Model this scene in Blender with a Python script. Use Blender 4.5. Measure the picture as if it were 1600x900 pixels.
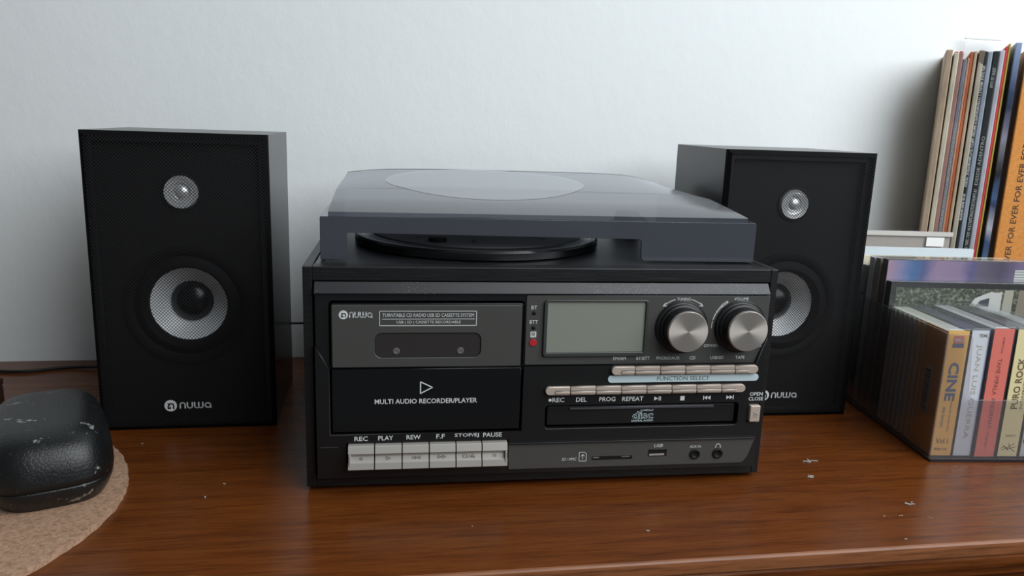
import bpy, bmesh, math, random
from mathutils import Vector, Matrix
random.seed(7)
sc = bpy.context.scene
for o in list(bpy.data.objects): bpy.data.objects.remove(o)
COL = sc.collection

# ---------------------------------------------------------------- camera
cam_d = bpy.data.cameras.new('camera'); cam = bpy.data.objects.new('camera', cam_d); COL.objects.link(cam)
F_PX = 1219.02
cam_d.sensor_width = 36.0; cam_d.lens = F_PX * 36.0 / 1600.0; cam_d.clip_start = 0.02
cr = Vector((0.9867054, -0.1590228, 0.0335289)); cu = Vector((0.0009733, 0.2120858, 0.9772506)); cf = Vector((0.1625161, 0.9642258, -0.2094209))
M = Matrix.Identity(4)
for i in range(3):
    M[i][0] = cr[i]; M[i][1] = cu[i]; M[i][2] = -cf[i]
M[2][3] = 0.22785
cam.matrix_world = M
sc.camera = cam

# ---------------------------------------------------------------- world, daylight, exposure
w = bpy.data.worlds.new('room_light'); sc.world = w; w.use_nodes = True
bg = w.node_tree.nodes['Background']; bg.inputs[0].default_value = (0.86, 0.95, 1.0, 1); bg.inputs[1].default_value = 0.115

def area(name, loc, target, sx, sy, power, col):
    d = bpy.data.lights.new(name, 'AREA'); d.shape = 'RECTANGLE'; d.size = sx; d.size_y = sy; d.energy = power; d.color = col
    o = bpy.data.objects.new(name, d); COL.objects.link(o); o.location = loc
    o.rotation_euler = (Vector(target) - Vector(loc)).to_track_quat('-Z', 'Y').to_euler()
    return o
area('window_daylight', (0.82, -0.20, 0.93), (0.22, 0.7, 0.2), 1.4, 1.2, 27.5, (0.93, 0.97, 1.0))

vs = sc.view_settings
vs.view_transform = 'Standard'; vs.look = 'None'; vs.gamma = 1.0; vs.use_curve_mapping = False; vs.exposure = 0.0

# ---------------------------------------------------------------- helpers
def lin(c):
    c = c / 255.0
    return c / 12.92 if c <= 0.04045 else ((c + 0.055) / 1.055) ** 2.4
def rgb(c): return (lin(c[0]), lin(c[1]), lin(c[2]), 1.0)
MATS = {}
def mat(name, c=(128, 128, 128), rough=0.5, metal=0.0, spec=0.5, coat=0.0):
    if name in MATS: return MATS[name]
    m = bpy.data.materials.new(name); m.use_nodes = True
    b = m.node_tree.nodes['Principled BSDF']
    b.inputs['Base Color'].default_value = rgb(c); b.inputs['Roughness'].default_value = rough
    b.inputs['Metallic'].default_value = metal; b.inputs['Specular IOR Level'].default_value = spec
    b.inputs['Coat Weight'].default_value = coat
    MATS[name] = m
    return m
def nt(m): return m.node_tree.nodes, m.node_tree.links, m.node_tree.nodes['Principled BSDF']
def coords(m, scale=(1, 1, 1), rot=(0, 0, 0)):
    n, l, b = nt(m)
    tc = n.new('ShaderNodeTexCoord'); mp = n.new('ShaderNodeMapping')
    mp.inputs['Scale'].default_value = scale; mp.inputs['Rotation'].default_value = rot
    l.new(tc.outputs['Object'], mp.inputs['Vector'])
    return mp.outputs['Vector']
def noise(m, vec, scale, detail=6, rough=0.55):
    n, l, b = nt(m); t = n.new('ShaderNodeTexNoise')
    t.inputs['Scale'].default_value = scale; t.inputs['Detail'].default_value = detail; t.inputs['Roughness'].default_value = rough
    l.new(vec, t.inputs['Vector']); return t.outputs['Fac']
def ramp(m, fac, stops, interp='LINEAR'):
    n, l, b = nt(m); r = n.new('ShaderNodeValToRGB'); e = r.color_ramp.elements; r.color_ramp.interpolation = interp
    while len(e) > 1: e.remove(e[-1])
    e[0].position = stops[0][0]; e[0].color = rgb(stops[0][1])
    for p, c in stops[1:]:
        k = e.new(p); k.color = rgb(c)
    l.new(fac, r.inputs[0]); return r.outputs[0]
def val_ramp(m, fac, a, b_):
    n, l, b = nt(m); r = n.new('ShaderNodeMapRange'); r.inputs[1].default_value = a; r.inputs[2].default_value = b_
    l.new(fac, r.inputs[0]); return r.outputs[0]
def bump(m, h, strength, dist):
    n, l, b = nt(m); k = n.new('ShaderNodeBump'); k.inputs['Strength'].default_value = strength; k.inputs['Distance'].default_value = dist
    l.new(h, k.inputs['Height']); l.new(k.outputs[0], b.inputs['Normal'])
def mixc(m, fac, a, b_):
    n, l, b = nt(m); k = n.new('ShaderNodeMix'); k.data_type = 'RGBA'
    l.new(fac, k.inputs[0])
    for s, v in ((6, a), (7, b_)):
        if isinstance(v, tuple): k.inputs[s].default_value = rgb(v)
        else: l.new(v, k.inputs[s])
    return k.outputs[2]
def setc(m, out):
    n, l, b = nt(m); l.new(out, b.inputs['Base Color'])

def empty(name, loc=(0, 0, 0), rz=0.0, label=None, cat=None, group=None):
    o = bpy.data.objects.new(name, None); COL.objects.link(o); o.location = loc; o.rotation_euler = (0, 0, rz)
    o.empty_display_size = 0.02
    tag(o, label, cat, group); return o
def tag(o, label=None, cat=None, group=None, kind=None):
    if label: o['label'] = label
    if cat: o['category'] = cat
    if group: o['group'] = group
    if kind: o['kind'] = kind
    return o
def add(name, me, m, parent=None, loc=None):
    o = bpy.data.objects.new(name, me); COL.objects.link(o)
    if m is not None and not me.materials: me.materials.append(m)
    if parent is not None: o.parent = parent
    if loc is not None: o.location = loc
    return o
def from_bm(name, bm, m, parent=None, smooth=False, loc=None):
    bmesh.ops.recalc_face_normals(bm, faces=bm.faces[:])
    me = bpy.data.meshes.new(name); bm.to_mesh(me); bm.free()
    if smooth:
        for p in me.polygons: p.use_smooth = True
    return add(name, me, m, parent, loc)
def bx(bm, x0, x1, y0, y1, z0, z1, bev=0.0, seg=2):
    g = bmesh.ops.create_cube(bm, size=1.0)
    for v in g['verts']:
        v.co = Vector((x0 + (v.co.x + .5) * (x1 - x0), y0 + (v.co.y + .5) * (y1 - y0), z0 + (v.co.z + .5) * (z1 - z0)))
    if bev > 0:
        es = list({e for v in g['verts'] for e in v.link_edges})
        bmesh.ops.bevel(bm, geom=es, offset=bev, segments=seg, affect='EDGES', profile=0.5)
def box(name, x0, x1, y0, y1, z0, z1, m, parent=None, bev=0.0, seg=2):
    bm = bmesh.new(); bx(bm, x0, x1, y0, y1, z0, z1, bev, seg); return from_bm(name, bm, m, parent)
def poly_mesh(bm, pts_front, pts_back):
    a = [bm.verts.new(p) for p in pts_front]; b = [bm.verts.new(p) for p in pts_back]; n = len(a)
    bm.faces.new(a); bm.faces.new(b[::-1])
    for i in range(n): bm.faces.new((a[i], b[i], b[(i + 1) % n], a[(i + 1) % n]))
MM = 0.001
def rrect(x0, x1, z0, z1, r, n=5):
    r = max(min(r, (x1 - x0) / 2 - 1e-4, (z1 - z0) / 2 - 1e-4), 1e-4); P = []
    for cx, cz, a0 in ((x1 - r, z1 - r, 0), (x0 + r, z1 - r, 90), (x0 + r, z0 + r, 180), (x1 - r, z0 + r, 270)):
        for k in range(n + 1):
            a = math.radians(a0 + 90 * k / n); P.append((cx + r * math.cos(a), cz + r * math.sin(a)))
    return P
def circ(cx, cz, r, n=32): return [(cx + r * math.cos(2 * math.pi * k / n), cz + r * math.sin(2 * math.pi * k / n)) for k in range(n)]
def curve_mesh(cu_):
    o = bpy.data.objects.new('tmp', cu_); COL.objects.link(o)
    dg = bpy.context.evaluated_depsgraph_get(); dg.update()
    me = bpy.data.meshes.new_from_object(o.evaluated_get(dg)); bpy.data.objects.remove(o); return me
def plate(name, loops, yf, yb, bev, m, parent, res=1):
    """flat plate, outline loops in millimetres in the x/z plane, front at yf and back at yb (millimetres); inner loops are holes"""
    c = bpy.data.curves.new(name, 'CURVE'); c.dimensions = '2D'; c.fill_mode = 'BOTH'
    for L in loops:
        s = c.splines.new('POLY'); s.points.add(len(L) - 1); s.use_cyclic_u = True
        for p, q in zip(s.points, L): p.co = (q[0] * MM, q[1] * MM, 0, 1)
    c.bevel_depth = bev * MM; c.bevel_resolution = res; c.offset = -bev * MM
    c.extrude = max((yb - yf) / 2 - bev, 0.0) * MM
    me = curve_mesh(c); bpy.data.curves.remove(c)
    ym = (yf + yb) / 2 * MM
    me.transform(Matrix(((1, 0, 0, 0), (0, 0, -1, ym), (0, 1, 0, 0), (0, 0, 0, 1))))
    me.materials.clear(); me.name = name
    return add(name, me, m, parent)
def fr_xz(x, z, y, rot=0.0):
    """frame for print facing -y"""
    return Matrix.Translation((x * MM, y * MM, z * MM)) @ Matrix.Rotation(math.radians(90), 4, 'X') @ Matrix.Rotation(math.radians(rot), 4, 'Z')
def text(s, x, z, y, h, m, parent, w=None, rot=0.0, bold=0.0, name='lettering', frame=None, shear=0.0, spacing=1.0):
    """printed words: centre (x, z) in millimetres on the plane y, letter height h, optional width w"""
    c = bpy.data.curves.new(name, 'FONT'); c.body = s; c.align_x = 'CENTER'; c.align_y = 'CENTER'; c.size = 1.0; c.resolution_u = 2
    c.offset = bold; c.shear = shear; c.space_character = spacing
    me = curve_mesh(c); bpy.data.curves.remove(c)
    xs = [v.co.x for v in me.vertices]; ys = [v.co.y for v in me.vertices]
    cx = (min(xs) + max(xs)) / 2; cy = (min(ys) + max(ys)) / 2
    sy = h * MM / (max(ys) - min(ys)); sx = (w * MM / (max(xs) - min(xs))) if w else sy
    Fm = frame if frame is not None else fr_xz(x, z, y, rot)
    me.transform(Fm @ Matrix.Diagonal((sx, sy, 1, 1)) @ Matrix.Translation((-cx, -cy, 0)))
    me.materials.clear(); me.name = name
    return add(name, me, m, parent)
def strokes(name, lines, wd, x, z, y, sc_, m, parent, rot=0.0, sx=1.0):
    """print made of pen strokes with round ends; lines in local units scaled by sc_ (mm)"""
    bm = bmesh.new(); Fm = fr_xz(x, z, y, rot)
    for L in lines:
        L = [(a * sc_ * sx * MM, b * sc_ * MM) for a, b in L]; r = wd * MM / 2
        for (ax, ay), (bx_, by) in zip(L[:-1], L[1:]):
            d = math.hypot(bx_ - ax, by - ay)
            if d < 1e-9: continue
            nx, ny = -(by - ay) / d * r, (bx_ - ax) / d * r
            bm.faces.new([bm.verts.new(Fm @ Vector(p + (0,))) for p in ((ax + nx, ay + ny), (ax - nx, ay - ny), (bx_ - nx, by - ny), (bx_ + nx, by + ny))])
        for ax, ay in L:
            bm.faces.new([bm.verts.new(Fm @ Vector((ax + r * math.cos(k * math.pi / 4), ay + r * math.sin(k * math.pi / 4), 0))) for k in range(8)])
    return from_bm(name, bm, m, parent)
def scribble(x, z, y, h, w, m, parent, rot=0.0, name='faint_print', gap=.12):
    """print too small to read: a row of letter-like pen marks"""
    L = []; u = -w / 2; rnd = random.Random(int(x * 7 + z * 13 + w * 29))
    while u < w / 2 - h * .4:
        lw = h * rnd.uniform(.4, .7); k = rnd.randrange(5); a, b, c, d = (u, -h / 2), (u + lw, -h / 2), (u + lw, h / 2), (u, h / 2)
        L += [[[a, d, c], [b, c]], [[d, a, b, c]], [[a, d, b, c]], [[c, d, a, b]], [[d, c], [((u + u + lw) / 2, h / 2), ((u + u + lw) / 2, -h / 2)]]][k]
        u += lw + h * .28
        if rnd.random() < gap: u += h * .5
    return strokes(name, L, h * .17, x, z, y, 1, m, parent, rot)
def arc(cx, cy, r, a0, a1, n=8): return [(cx + r * math.cos(math.radians(a0 + (a1 - a0) * k / n)), cy + r * math.sin(math.radians(a0 + (a1 - a0) * k / n))) for k in range(n + 1)]
def lathe(name, prof, m, parent, cx, cz, n=40, smooth=True, axis='y', cap=True):
    """profile of (radius, depth) in millimetres turned round an axis along y (or z) through (cx, cz)"""
    bm = bmesh.new(); rings = []
    for r, y in prof:
        R = []
        for k in range(n):
            a = 2 * math.pi * k / n
            if axis == 'y': p = ((cx + r * math.cos(a)) * MM, y * MM, (cz + r * math.sin(a)) * MM)
            else: p = ((cx + r * math.cos(a)) * MM, (cz + r * math.sin(a)) * MM, y * MM)
            R.append(bm.verts.new(p))
        rings.append(R)
    for A, B in zip(rings[:-1], rings[1:]):
        for k in range(n): bm.faces.new((A[k], A[(k + 1) % n], B[(k + 1) % n], B[k]))
    if cap: bm.faces.new(rings[0]); bm.faces.new(rings[-1])
    o = from_bm(name, bm, m, parent, smooth)
    if smooth:
        try: o.data.set_sharp_from_angle(angle=math.radians(35))
        except Exception: pass
    return o
def tube(name, pts, r, m, parent=None, res=4):
    c = bpy.data.curves.new(name, 'CURVE'); c.dimensions = '3D'; s = c.splines.new('NURBS'); s.points.add(len(pts) - 1)
    for p, q in zip(s.points, pts): p.co = (*q, 1)
    s.use_endpoint_u = True; s.order_u = min(4, len(pts)); c.bevel_depth = r; c.bevel_resolution = res; c.use_fill_caps = True; c.resolution_u = 8
    me = curve_mesh(c); bpy.data.curves.remove(c); me.materials.clear(); me.name = name
    for p in me.polygons: p.use_smooth = True
    return add(name, me, m, parent)

# ---------------------------------------------------------------- materials
def mat_wall():
    m = mat('painted_plaster', (228, 232, 232), 0.75, spec=0.2)
    v = coords(m, (1, 1, 0.75)); f1 = noise(m, v, 55, 4, 0.6); f2 = noise(m, v, 9, 3, 0.5)
    n, l, b = nt(m); a = n.new('ShaderNodeMath'); a.operation = 'ADD'; l.new(f1, a.inputs[0]); l.new(f2, a.inputs[1])
    bump(m, a.outputs[0], 0.16, 0.003); return m
def mat_wood():
    m = mat('varnished_brown_wood', (84, 46, 22), 0.22, spec=0.32)
    v = coords(m, (1.0, 14, 14)); f = noise(m, v, 9, 8, 0.65)
    v2 = coords(m, (2.2, 60, 60)); g = noise(m, v2, 14, 5, 0.7)
    c = ramp(m, f, [(0.28, (52, 22, 6)), (0.45, (88, 43, 13)), (0.58, (104, 56, 20)), (0.74, (68, 32, 10))])
    d = ramp(m, g, [(0.35, (46, 20, 6)), (0.55, (112, 60, 24))])
    n, l, b = nt(m)
    k = n.new('ShaderNodeMix'); k.data_type = 'RGBA'; k.inputs[0].default_value = 0.35; l.new(c, k.inputs[6]); l.new(d, k.inputs[7])
    setc(m, k.outputs[2])
    r = val_ramp(m, noise(m, coords(m, (1, 1, 1)), 24, 4), 0.2, 0.9)
    mr = n.new('ShaderNodeMapRange'); mr.inputs[3].default_value = 0.18; mr.inputs[4].default_value = 0.34; l.new(r, mr.inputs[0]); l.new(mr.outputs[0], b.inputs['Roughness'])
    bump(m, g, 0.12, 0.0006); return m
def mat_blackwood():
    m = mat('black_woodgrain_foil', (27, 27, 28), 0.42, spec=0.4)
    f = noise(m, coords(m, (5, 160, 160)), 7, 5, 0.7)
    setc(m, ramp(m, f, [(0.3, (8, 8, 9)), (0.52, (17, 17, 18)), (0.72, (36, 36, 37))]))
    bump(m, f, 0.35, 0.0004); return m
def mat_dusty(name, c, rough, dens=0.63, spec=0.5):
    m = mat(name, c, rough, spec=spec)
    f = noise(m, coords(m), 1500, 2, 0.5); g = noise(m, coords(m), 22, 3, 0.5)
    n, l, b = nt(m); a = n.new('ShaderNodeMath'); a.operation = 'MULTIPLY'; l.new(f, a.inputs[0]); l.new(val_ramp(m, g, 0.15, 0.55), a.inputs[1])
    setc(m, mixc(m, val_ramp(m, a.outputs[0], dens, dens + 0.06), c, (120, 120, 120))); return m
def mat_clear(name, tint, haze, haze_c, rough=0.06, ior=1.45):
    """thin clear plastic: see-through tint, Fresnel gloss, a little haze"""
    m = bpy.data.materials.new(name); m.use_nodes = True; n, l = m.node_tree.nodes, m.node_tree.links; n.clear()
    out = n.new('ShaderNodeOutputMaterial'); tr = n.new('ShaderNodeBsdfTransparent'); tr.inputs[0].default_value = rgb(tint)
    df = n.new('ShaderNodeBsdfDiffuse'); df.inputs[0].default_value = rgb(haze_c)
    gl = n.new('ShaderNodeBsdfGlossy'); gl.inputs['Roughness'].default_value = rough; gl.inputs[0].default_value = (0.95, 0.97, 1, 1)
    fr = n.new('ShaderNodeFresnel'); fr.inputs[0].default_value = ior
    geo = n.new('ShaderNodeNewGeometry'); mr = n.new('ShaderNodeMapRange'); mr.inputs[3].default_value = ior; mr.inputs[4].default_value = 1.0 / ior
    l.new(geo.outputs['Backfacing'], mr.inputs[0]); l.new(mr.outputs[0], fr.inputs[0])
    a = n.new('ShaderNodeMixShader'); a.inputs[0].default_value = haze; l.new(tr.outputs[0], a.inputs[1]); l.new(df.outputs[0], a.inputs[2])
    b = n.new('ShaderNodeMixShader'); l.new(fr.outputs[0], b.inputs[0]); l.new(a.outputs[0], b.inputs[1]); l.new(gl.outputs[0], b.inputs[2])
    l.new(b.outputs[0], out.inputs[0]); MATS[name] = m; return m
def mat_grille():
    """woven speaker cloth with open diamond holes"""
    m = mat('black_woven_grille', (17, 17, 18), 0.75, spec=0.25); n, l, b = nt(m)
    v = coords(m, (1, 1, 1), (0, math.radians(45), 0))
    sx = n.new('ShaderNodeSeparateXYZ'); l.new(v, sx.inputs[0]); ws = []
    for k in (0, 2):
        a = n.new('ShaderNodeMath'); a.operation = 'MULTIPLY'; a.inputs[1].default_value = 2 * math.pi / 0.00165; l.new(sx.outputs[k], a.inputs[0])
        s = n.new('ShaderNodeMath'); s.operation = 'COSINE'; l.new(a.outputs[0], s.inputs[0]); ws.append(s.outputs[0])
    mx = n.new('ShaderNodeMath'); mx.operation = 'MINIMUM'; l.new(ws[0], mx.inputs[0]); l.new(ws[1], mx.inputs[1])
    hole = val_ramp(m, mx.outputs[0], -0.88, -0.66)
    tr = n.new('ShaderNodeBsdfTransparent'); ms = n.new('ShaderNodeMixShader'); l.new(hole, ms.inputs[0]); l.new(b.outputs[0], ms.inputs[1]); l.new(tr.outputs[0], ms.inputs[2])
    l.new(ms.outputs[0], n['Material Output'].inputs[0])
    setc(m, mixc(m, val_ramp(m, mx.outputs[0], -1.0, -0.3), (30, 30, 31), (8, 8, 9)))
    return m
def mat_brushed():
    m = mat('brushed_steel', (206, 198, 190), 0.34, 0.85); n, l, b = nt(m)
    b.inputs['Anisotropic'].default_value = 0.85
    t = n.new('ShaderNodeTangent'); t.direction_type = 'RADIAL'; t.axis = 'Y'; l.new(t.outputs[0], b.inputs['Tangent']); return m
def mat_cork():
    m = mat('cork', (172, 138, 112), 0.9, spec=0.15); f = noise(m, coords(m), 420, 6, 0.7); g = noise(m, coords(m), 110, 4, 0.6)
    c1 = ramp(m, f, [(0.3, (132, 100, 80)), (0.5, (166, 134, 110)), (0.7, (184, 152, 126))])
    setc(m, mixc(m, val_ramp(m, g, 0.62, 0.75), c1, (122, 88, 66))); bump(m, f, 0.6, 0.0008); return m
def mat_case():
    m = mat('worn_black_leatherette', (18, 20, 21), 0.37, spec=0.45); n, l, b = nt(m)
    vo = n.new('ShaderNodeTexVoronoi'); vo.feature = 'DISTANCE_TO_EDGE'; vo.inputs['Scale'].default_value = 430; l.new(coords(m), vo.inputs['Vector'])
    f = noise(m, coords(m, (1, 1, 1)), 190, 4, 0.7); g = noise(m, coords(m, (0.8, 1.6, 1)), 46, 3, 0.55)
    a = n.new('ShaderNodeMath'); a.operation = 'MULTIPLY'; l.new(f, a.inputs[0]); l.new(g, a.inputs[1])
    sc1 = noise(m, coords(m, (1.0, 7, 3), (0, 0, .15)), 60, 3, .6)
    c1 = mixc(m, val_ramp(m, sc1, 0.66, 0.72), (18, 20, 21), (58, 60, 60))
    setc(m, mixc(m, val_ramp(m, a.outputs[0], 0.375, 0.39), c1, (128, 130, 124)))
    s = n.new('ShaderNodeMath'); s.operation = 'ADD'; l.new(val_ramp(m, vo.outputs['Distance'], 0.0, 0.12), s.inputs[0]); l.new(f, s.inputs[1])
    bump(m, s.outputs[0], 0.16, 0.0006); return m

WALL = mat_wall(); WOOD = mat_wood(); BLKWOOD = mat_blackwood(); GRILLE = mat_grille(); STEEL = mat_brushed(); CORK = mat_cork(); CASE = mat_case()
LIPWOOD = mat('lit_edge_wood', (132, 84, 52), 0.4); setc(LIPWOOD, ramp(LIPWOOD, noise(LIPWOOD, coords(LIPWOOD, (2, 40, 40)), 12, 6, .7), [(0.3, (88, 48, 22)), (0.55, (136, 84, 50)), (0.8, (108, 62, 32))]))  # lighter edge moulding, with the light it catches put into its colour
BLACK = mat('black_plastic', (15, 15, 16), 0.38)
BLACKMAT = mat('matt_black_plastic', (9, 9, 10), 0.6, spec=0.3)
PIANO = mat('glossy_black_plastic', (12, 12, 13), 0.2)
DUSTY = mat_dusty('dusty_black_plastic', (32, 32, 35), 0.4)
DUSTYW = mat_dusty('dusty_black_deck', (24, 24, 26), 0.35)
GREY = mat('grey_facia', (66, 66, 63), 0.42)
VINYL = mat('black_vinyl_wrap', (18, 18, 19), 0.28, spec=0.6)
KEY = mat('warm_silver_key', (160, 156, 150), 0.4, 0.15)
BTN = mat('champagne_button', (182, 168, 156), 0.38, 0.2)
INK = mat('white_print', (205, 208, 208), 0.6); INKB = mat('pale_blue_print', (178, 196, 200), 0.6)
INKGREY = mat('engraved_grey', (110, 106, 102), 0.6); INKDARK = mat('dark_print', (70, 78, 80), 0.6)
LCD = mat('grey_green_lcd', (128, 132, 122), 0.22, spec=0.5)
RED = mat('red_dot', (176, 34, 40), 0.4)
SILVER = mat('silver_cone', (236, 238, 240), 0.4, 0.15)
SMOKE = mat_clear('smoked_lid_plastic', (112, 114, 124), 0.24, (128, 132, 142), 0.1)
SMOKEC = mat_clear('pale_reflection_plastic', (214, 215, 217), 0.30, (212, 215, 216), 0.1, 1.3)  # round lid panel: the wall's reflection is painted in as pale haze
CLEAR = mat_clear('clear_tray_plastic', (244, 243, 244), 0.05, (190, 188, 190), 0.05)
CASECLR = mat_clear('clear_case_plastic', (250, 250, 250), 0.035, (190, 195, 190), 0.1)
SMOKETOP = mat_clear('hazy_smoked_plastic', (118, 120, 126), 0.36, (146, 148, 150), 0.22)
CABLE = mat('black_cable', (10, 10, 10), 0.5)

# ---------------------------------------------------------------- setting
tag(box('wall_back', -1.6, 1.8, 0.7387, 0.80, -0.76, 1.5, WALL), 'pale grey-white painted plaster wall behind the sideboard', kind='structure')
tag(box('floor', -1.6, 1.8, -0.9, 0.80, -0.80, -0.76, mat('dark_floor', (60, 50, 44), 0.6)), 'dark floor below the sideboard', kind='structure')

sb = empty('sideboard', (0.1, 0.55, -0.76), 0, 'brown varnished wooden sideboard with a rounded front edge carrying the stereo', 'sideboard')
def under(o):   # keep world coordinates under a shifted root
    o.matrix_parent_inverse = Matrix.Translation(-Vector(sb.location)); return o
bm = bmesh.new(); bx(bm, -1.1, 1.3, 0.3602, 0.7385, -0.022, 0.0); under(from_bm('top_board', bm, WOOD, sb))
bm = bmesh.new()
prof = [(0.3602, 0.0), (0.3590, -0.0002), (0.3583, -0.0012), (0.3580, -0.0030), (0.3580, -0.0080), (0.3584, -0.0088), (0.3602, -0.0088)]
poly_mesh(bm, [(-1.1, y, z) for y, z in prof], [(1.3, y, z) for y, z in prof]); under(from_bm('front_edging', bm, LIPWOOD, sb))
bm = bmesh.new(); prof = [(0.3602, -0.0089), (0.3588, -0.0092), (0.3582, -0.0105), (0.3580, -0.0140), (0.3584, -0.0166), (0.3602, -0.0174)]
poly_mesh(bm, [(-1.1, y, z) for y, z in prof], [(1.3, y, z) for y, z in prof]); under(from_bm('lower_edging', bm, WOOD, sb))
under(box('carcass', -1.08, 1.28, 0.372, 0.7385, -0.76, -0.022, WOOD, sb))
for k in range(3): under(box('drawer_front', -1.06 + k * 0.78, -0.30 + k * 0.78, 0.364, 0.372, -0.34, -0.04, WOOD, sb, 0.003))

# ---------------------------------------------------------------- stereo system
ST = empty('stereo_system', (0.10007, 0.45408, 0), -0.0206, 'black turntable stereo with cassette deck, display and two round silver knobs', 'stereo')
H = 141.5
cab = box('cabinet_side', -.14663, -.1412, 0, .235, .0033, .1415, BLKWOOD, ST, .0005)
box('cabinet_side', .1418, .14663, 0, .235, .0033, .1415, BLKWOOD, ST, .0005)
box('top_rail', -.1412, .1418, 0, .0105, .1330, .1415, BLKWOOD, ST, .0005)
box('bottom_rail', -.1412, .1418, 0, .20, .0033, .0108, BLKWOOD, ST, .0005)
box('back_panel', -.1412, .1418, .229, .235, .0108, .1415, BLACKMAT, ST)
box('deck_plate', -.1405, .1411, .0112, .2285, .1375, .1412, DUSTYW, ST)
for fx in (-.135, .135):
    for fy in (.012, .215): lathe('foot', [(6, 0), (6.5, 1.0), (6.5, 3.6)], BLACKMAT, ST, fx * 1000, fy * 1000, 20, axis='z')
# inner backing so that the joints between the front pieces read as dark grooves
box('chassis', -.1412, .1418, .0035, .229, .0108, .1372, BLACKMAT, ST)
# front: dusty sloped strip along the top
bm = bmesh.new()
for s in (0,):
    pr = [(.0030, .1326), (.0005, .1324), (-.0040, .1266), (-.0040, .1262), (.0030, .1262)]
    poly_mesh(bm, [(-.1398, y, z) for y, z in pr], [(.1406, y, z) for y, z in pr])
from_bm('top_strip', bm, DUSTY, ST)
# recessed upper panel with a hole for the cassette door
up = plate('upper_panel', [[(-139.6, 80.0), (141.0, 80.0), (141.0, 126.1), (-139.6, 126.1)], rrect(-131.8, -15.6, 79.0 + 1.2, 121.6, 2.2)], -2.2, 2.5, .2, BLACK, ST)
# lower panel: proud of the upper one, slanting up at both ends, holes for door and disc drawer
lp = plate('lower_panel', [[(-139.6, 11.2), (140.9, 11.2), (140.9, 99.0), (134.8, 81.2), (-15.2, 81.2), (-15.2, 39.4), (-131.6, 39.4), (-131.6, 80.4), (-139.6, 95.0)],
                           rrect(-0.9, 125.8, 40.4, 55.6, 2.2), rrect(132.2, 141.6 - .8, 42.0, 54.6, 1.0), [(-122.3, 18.2), (-23.4, 18.2), (-23.4, 34.0), (-122.3, 34.0)]], -6.0, 2.5, .25, BLACK, ST)
# cassette door
cd = plate('cassette_door', [rrect(-130.7, -16.3, 40.6, 120.4, 1.6)], -3.2, 2.0, .4, PIANO, ST)
plate('door_facia', [rrect(-130.0, -17.4, 81.3, 119.6, .8), rrect(-105.2, -42.0, 87.2, 102.4, 4.2)], -4.6, -3.0, .35, GREY, cd)
plate('door_pocket', [[(-130.0, 41.3), (-17.0, 41.3), (-17.0, 80.7), (-130.0, 80.7)]], -6.1, -3.0, .18, PIANO, cd)
plate('door_window', [rrect(-105.0, -42.2, 87.4, 102.2, 4.0)], -3.9, -3.1, .1, mat('dark_cassette_window', (48, 44, 44), .25), cd)
for hx in (-92.5, -54.2):
    lathe('tape_hub', [(2.1, -3.95), (2.1, -4.1), (1.4, -4.3), (1.2, -4.15), (.6, -4.15)], mat('hub_grey', (96, 92, 90), .35), cd, hx, 91.2, 16)
def nuwa(x, z, y, xh, m, md, parent, total):
    """round badge and four lower-case letters; x,z centre of badge, xh letter height"""
    s = xh / 1.22; r = total['r']
    plate('logo_badge', [circ(x, z, r, 28)], y - .12, y, 0, m, parent)
    n_in = [[(-.42, .38), (-.2, .12), (-.42, -.1), (-.42, -.5), (-.1, -.5), (-.1, -.25)], [(-.15, .35)] + arc(.12, .02, .36, 110, 0, 6) + [(.48, -.55)]]
    strokes('logo_mark', n_in, .24 * r, x, z, y - .16, r * .95, md, parent)
    L = []; ox = .11
    L.append([(ox, 0), (ox, .6)] + arc(ox + .375, .62, .375, 180, 0) + [(ox + .75, 0)]); ox += 1.1
    L.append([(ox, 1), (ox, .4)] + arc(ox + .375, .38, .375, 180, 360) + [(ox + .75, 1)]); ox += 1.1
    L.append([(ox, 1), (ox, .33)] + arc(ox + .31, .31, .31, 180, 360) + [(ox + .62, 1)]); L.append([(ox + .62, .33)] + arc(ox + .93, .31, .31, 180, 360) + [(ox + 1.24, 1)]); ox += 1.6
    L.append(arc(ox + .42, .47, .42, 0, 360, 16)); L.append([(ox + .84, .5), (ox + .84, 0)])
    wl = ox + .84 + .11
    strokes('logo_letters', [[(a / 1.0, b - .5) for a, b in q] for q in L], .23 * s, total['x0'], z + total.get('dz', 0), y - .1, s, m, parent, sx=(total['x1'] - total['x0']) / (wl * s))
nuwa(-123.2, 113.7, -4.62, 3.8, INK, GREY, cd, dict(r=2.65, x0=-119.9, x1=-106.5))
# framed description on the door
strokes('print_frame', [[(-102.3, 115.9), (-45.0, 115.9), (-45.0, 107.1), (-102.3, 107.1), (-102.3, 115.9)], [(-100.8, 111.1), (-46.2, 111.1)]], .38, 0, 0, -4.7, 1, INK, cd)
text('TURNTABLE CD RADIO USB SD CASSETTE SYSTEM', -73.6, 113.5, -4.72, 2.1, INK, cd, w=54)
text('USB | SD | CASSETTE RECORDABLE', -73.4, 109.0, -4.72, 2.2, INK, cd, w=38)
strokes('play_mark', [[(-78.0, 72.6), (-78.0, 65.2), (-70.9, 69.0), (-78.0, 72.6)]], .7, 0, 0, -6.5, 1, INK, cd)
text('MULTI AUDIO RECORDER/PLAYER', -74.4, 60.4, -6.52, 3.1, INK, cd, w=61.6, bold=.012)
# labels over the piano keys
for s, x, wd in (('REC', -113.4, 8.0), ('PLAY', -98.7, 9.0), ('REW', -81.9, 8.6), ('F.F', -65.5, 5.2), ('STOP/EJ', -49.3, 15.0), ('PAUSE', -33.4, 11.6)):
    text(s, x, 36.75 + (x + 113) * .009, -6.12, 2.9, INK, lp, w=wd, bold=.012)
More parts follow.
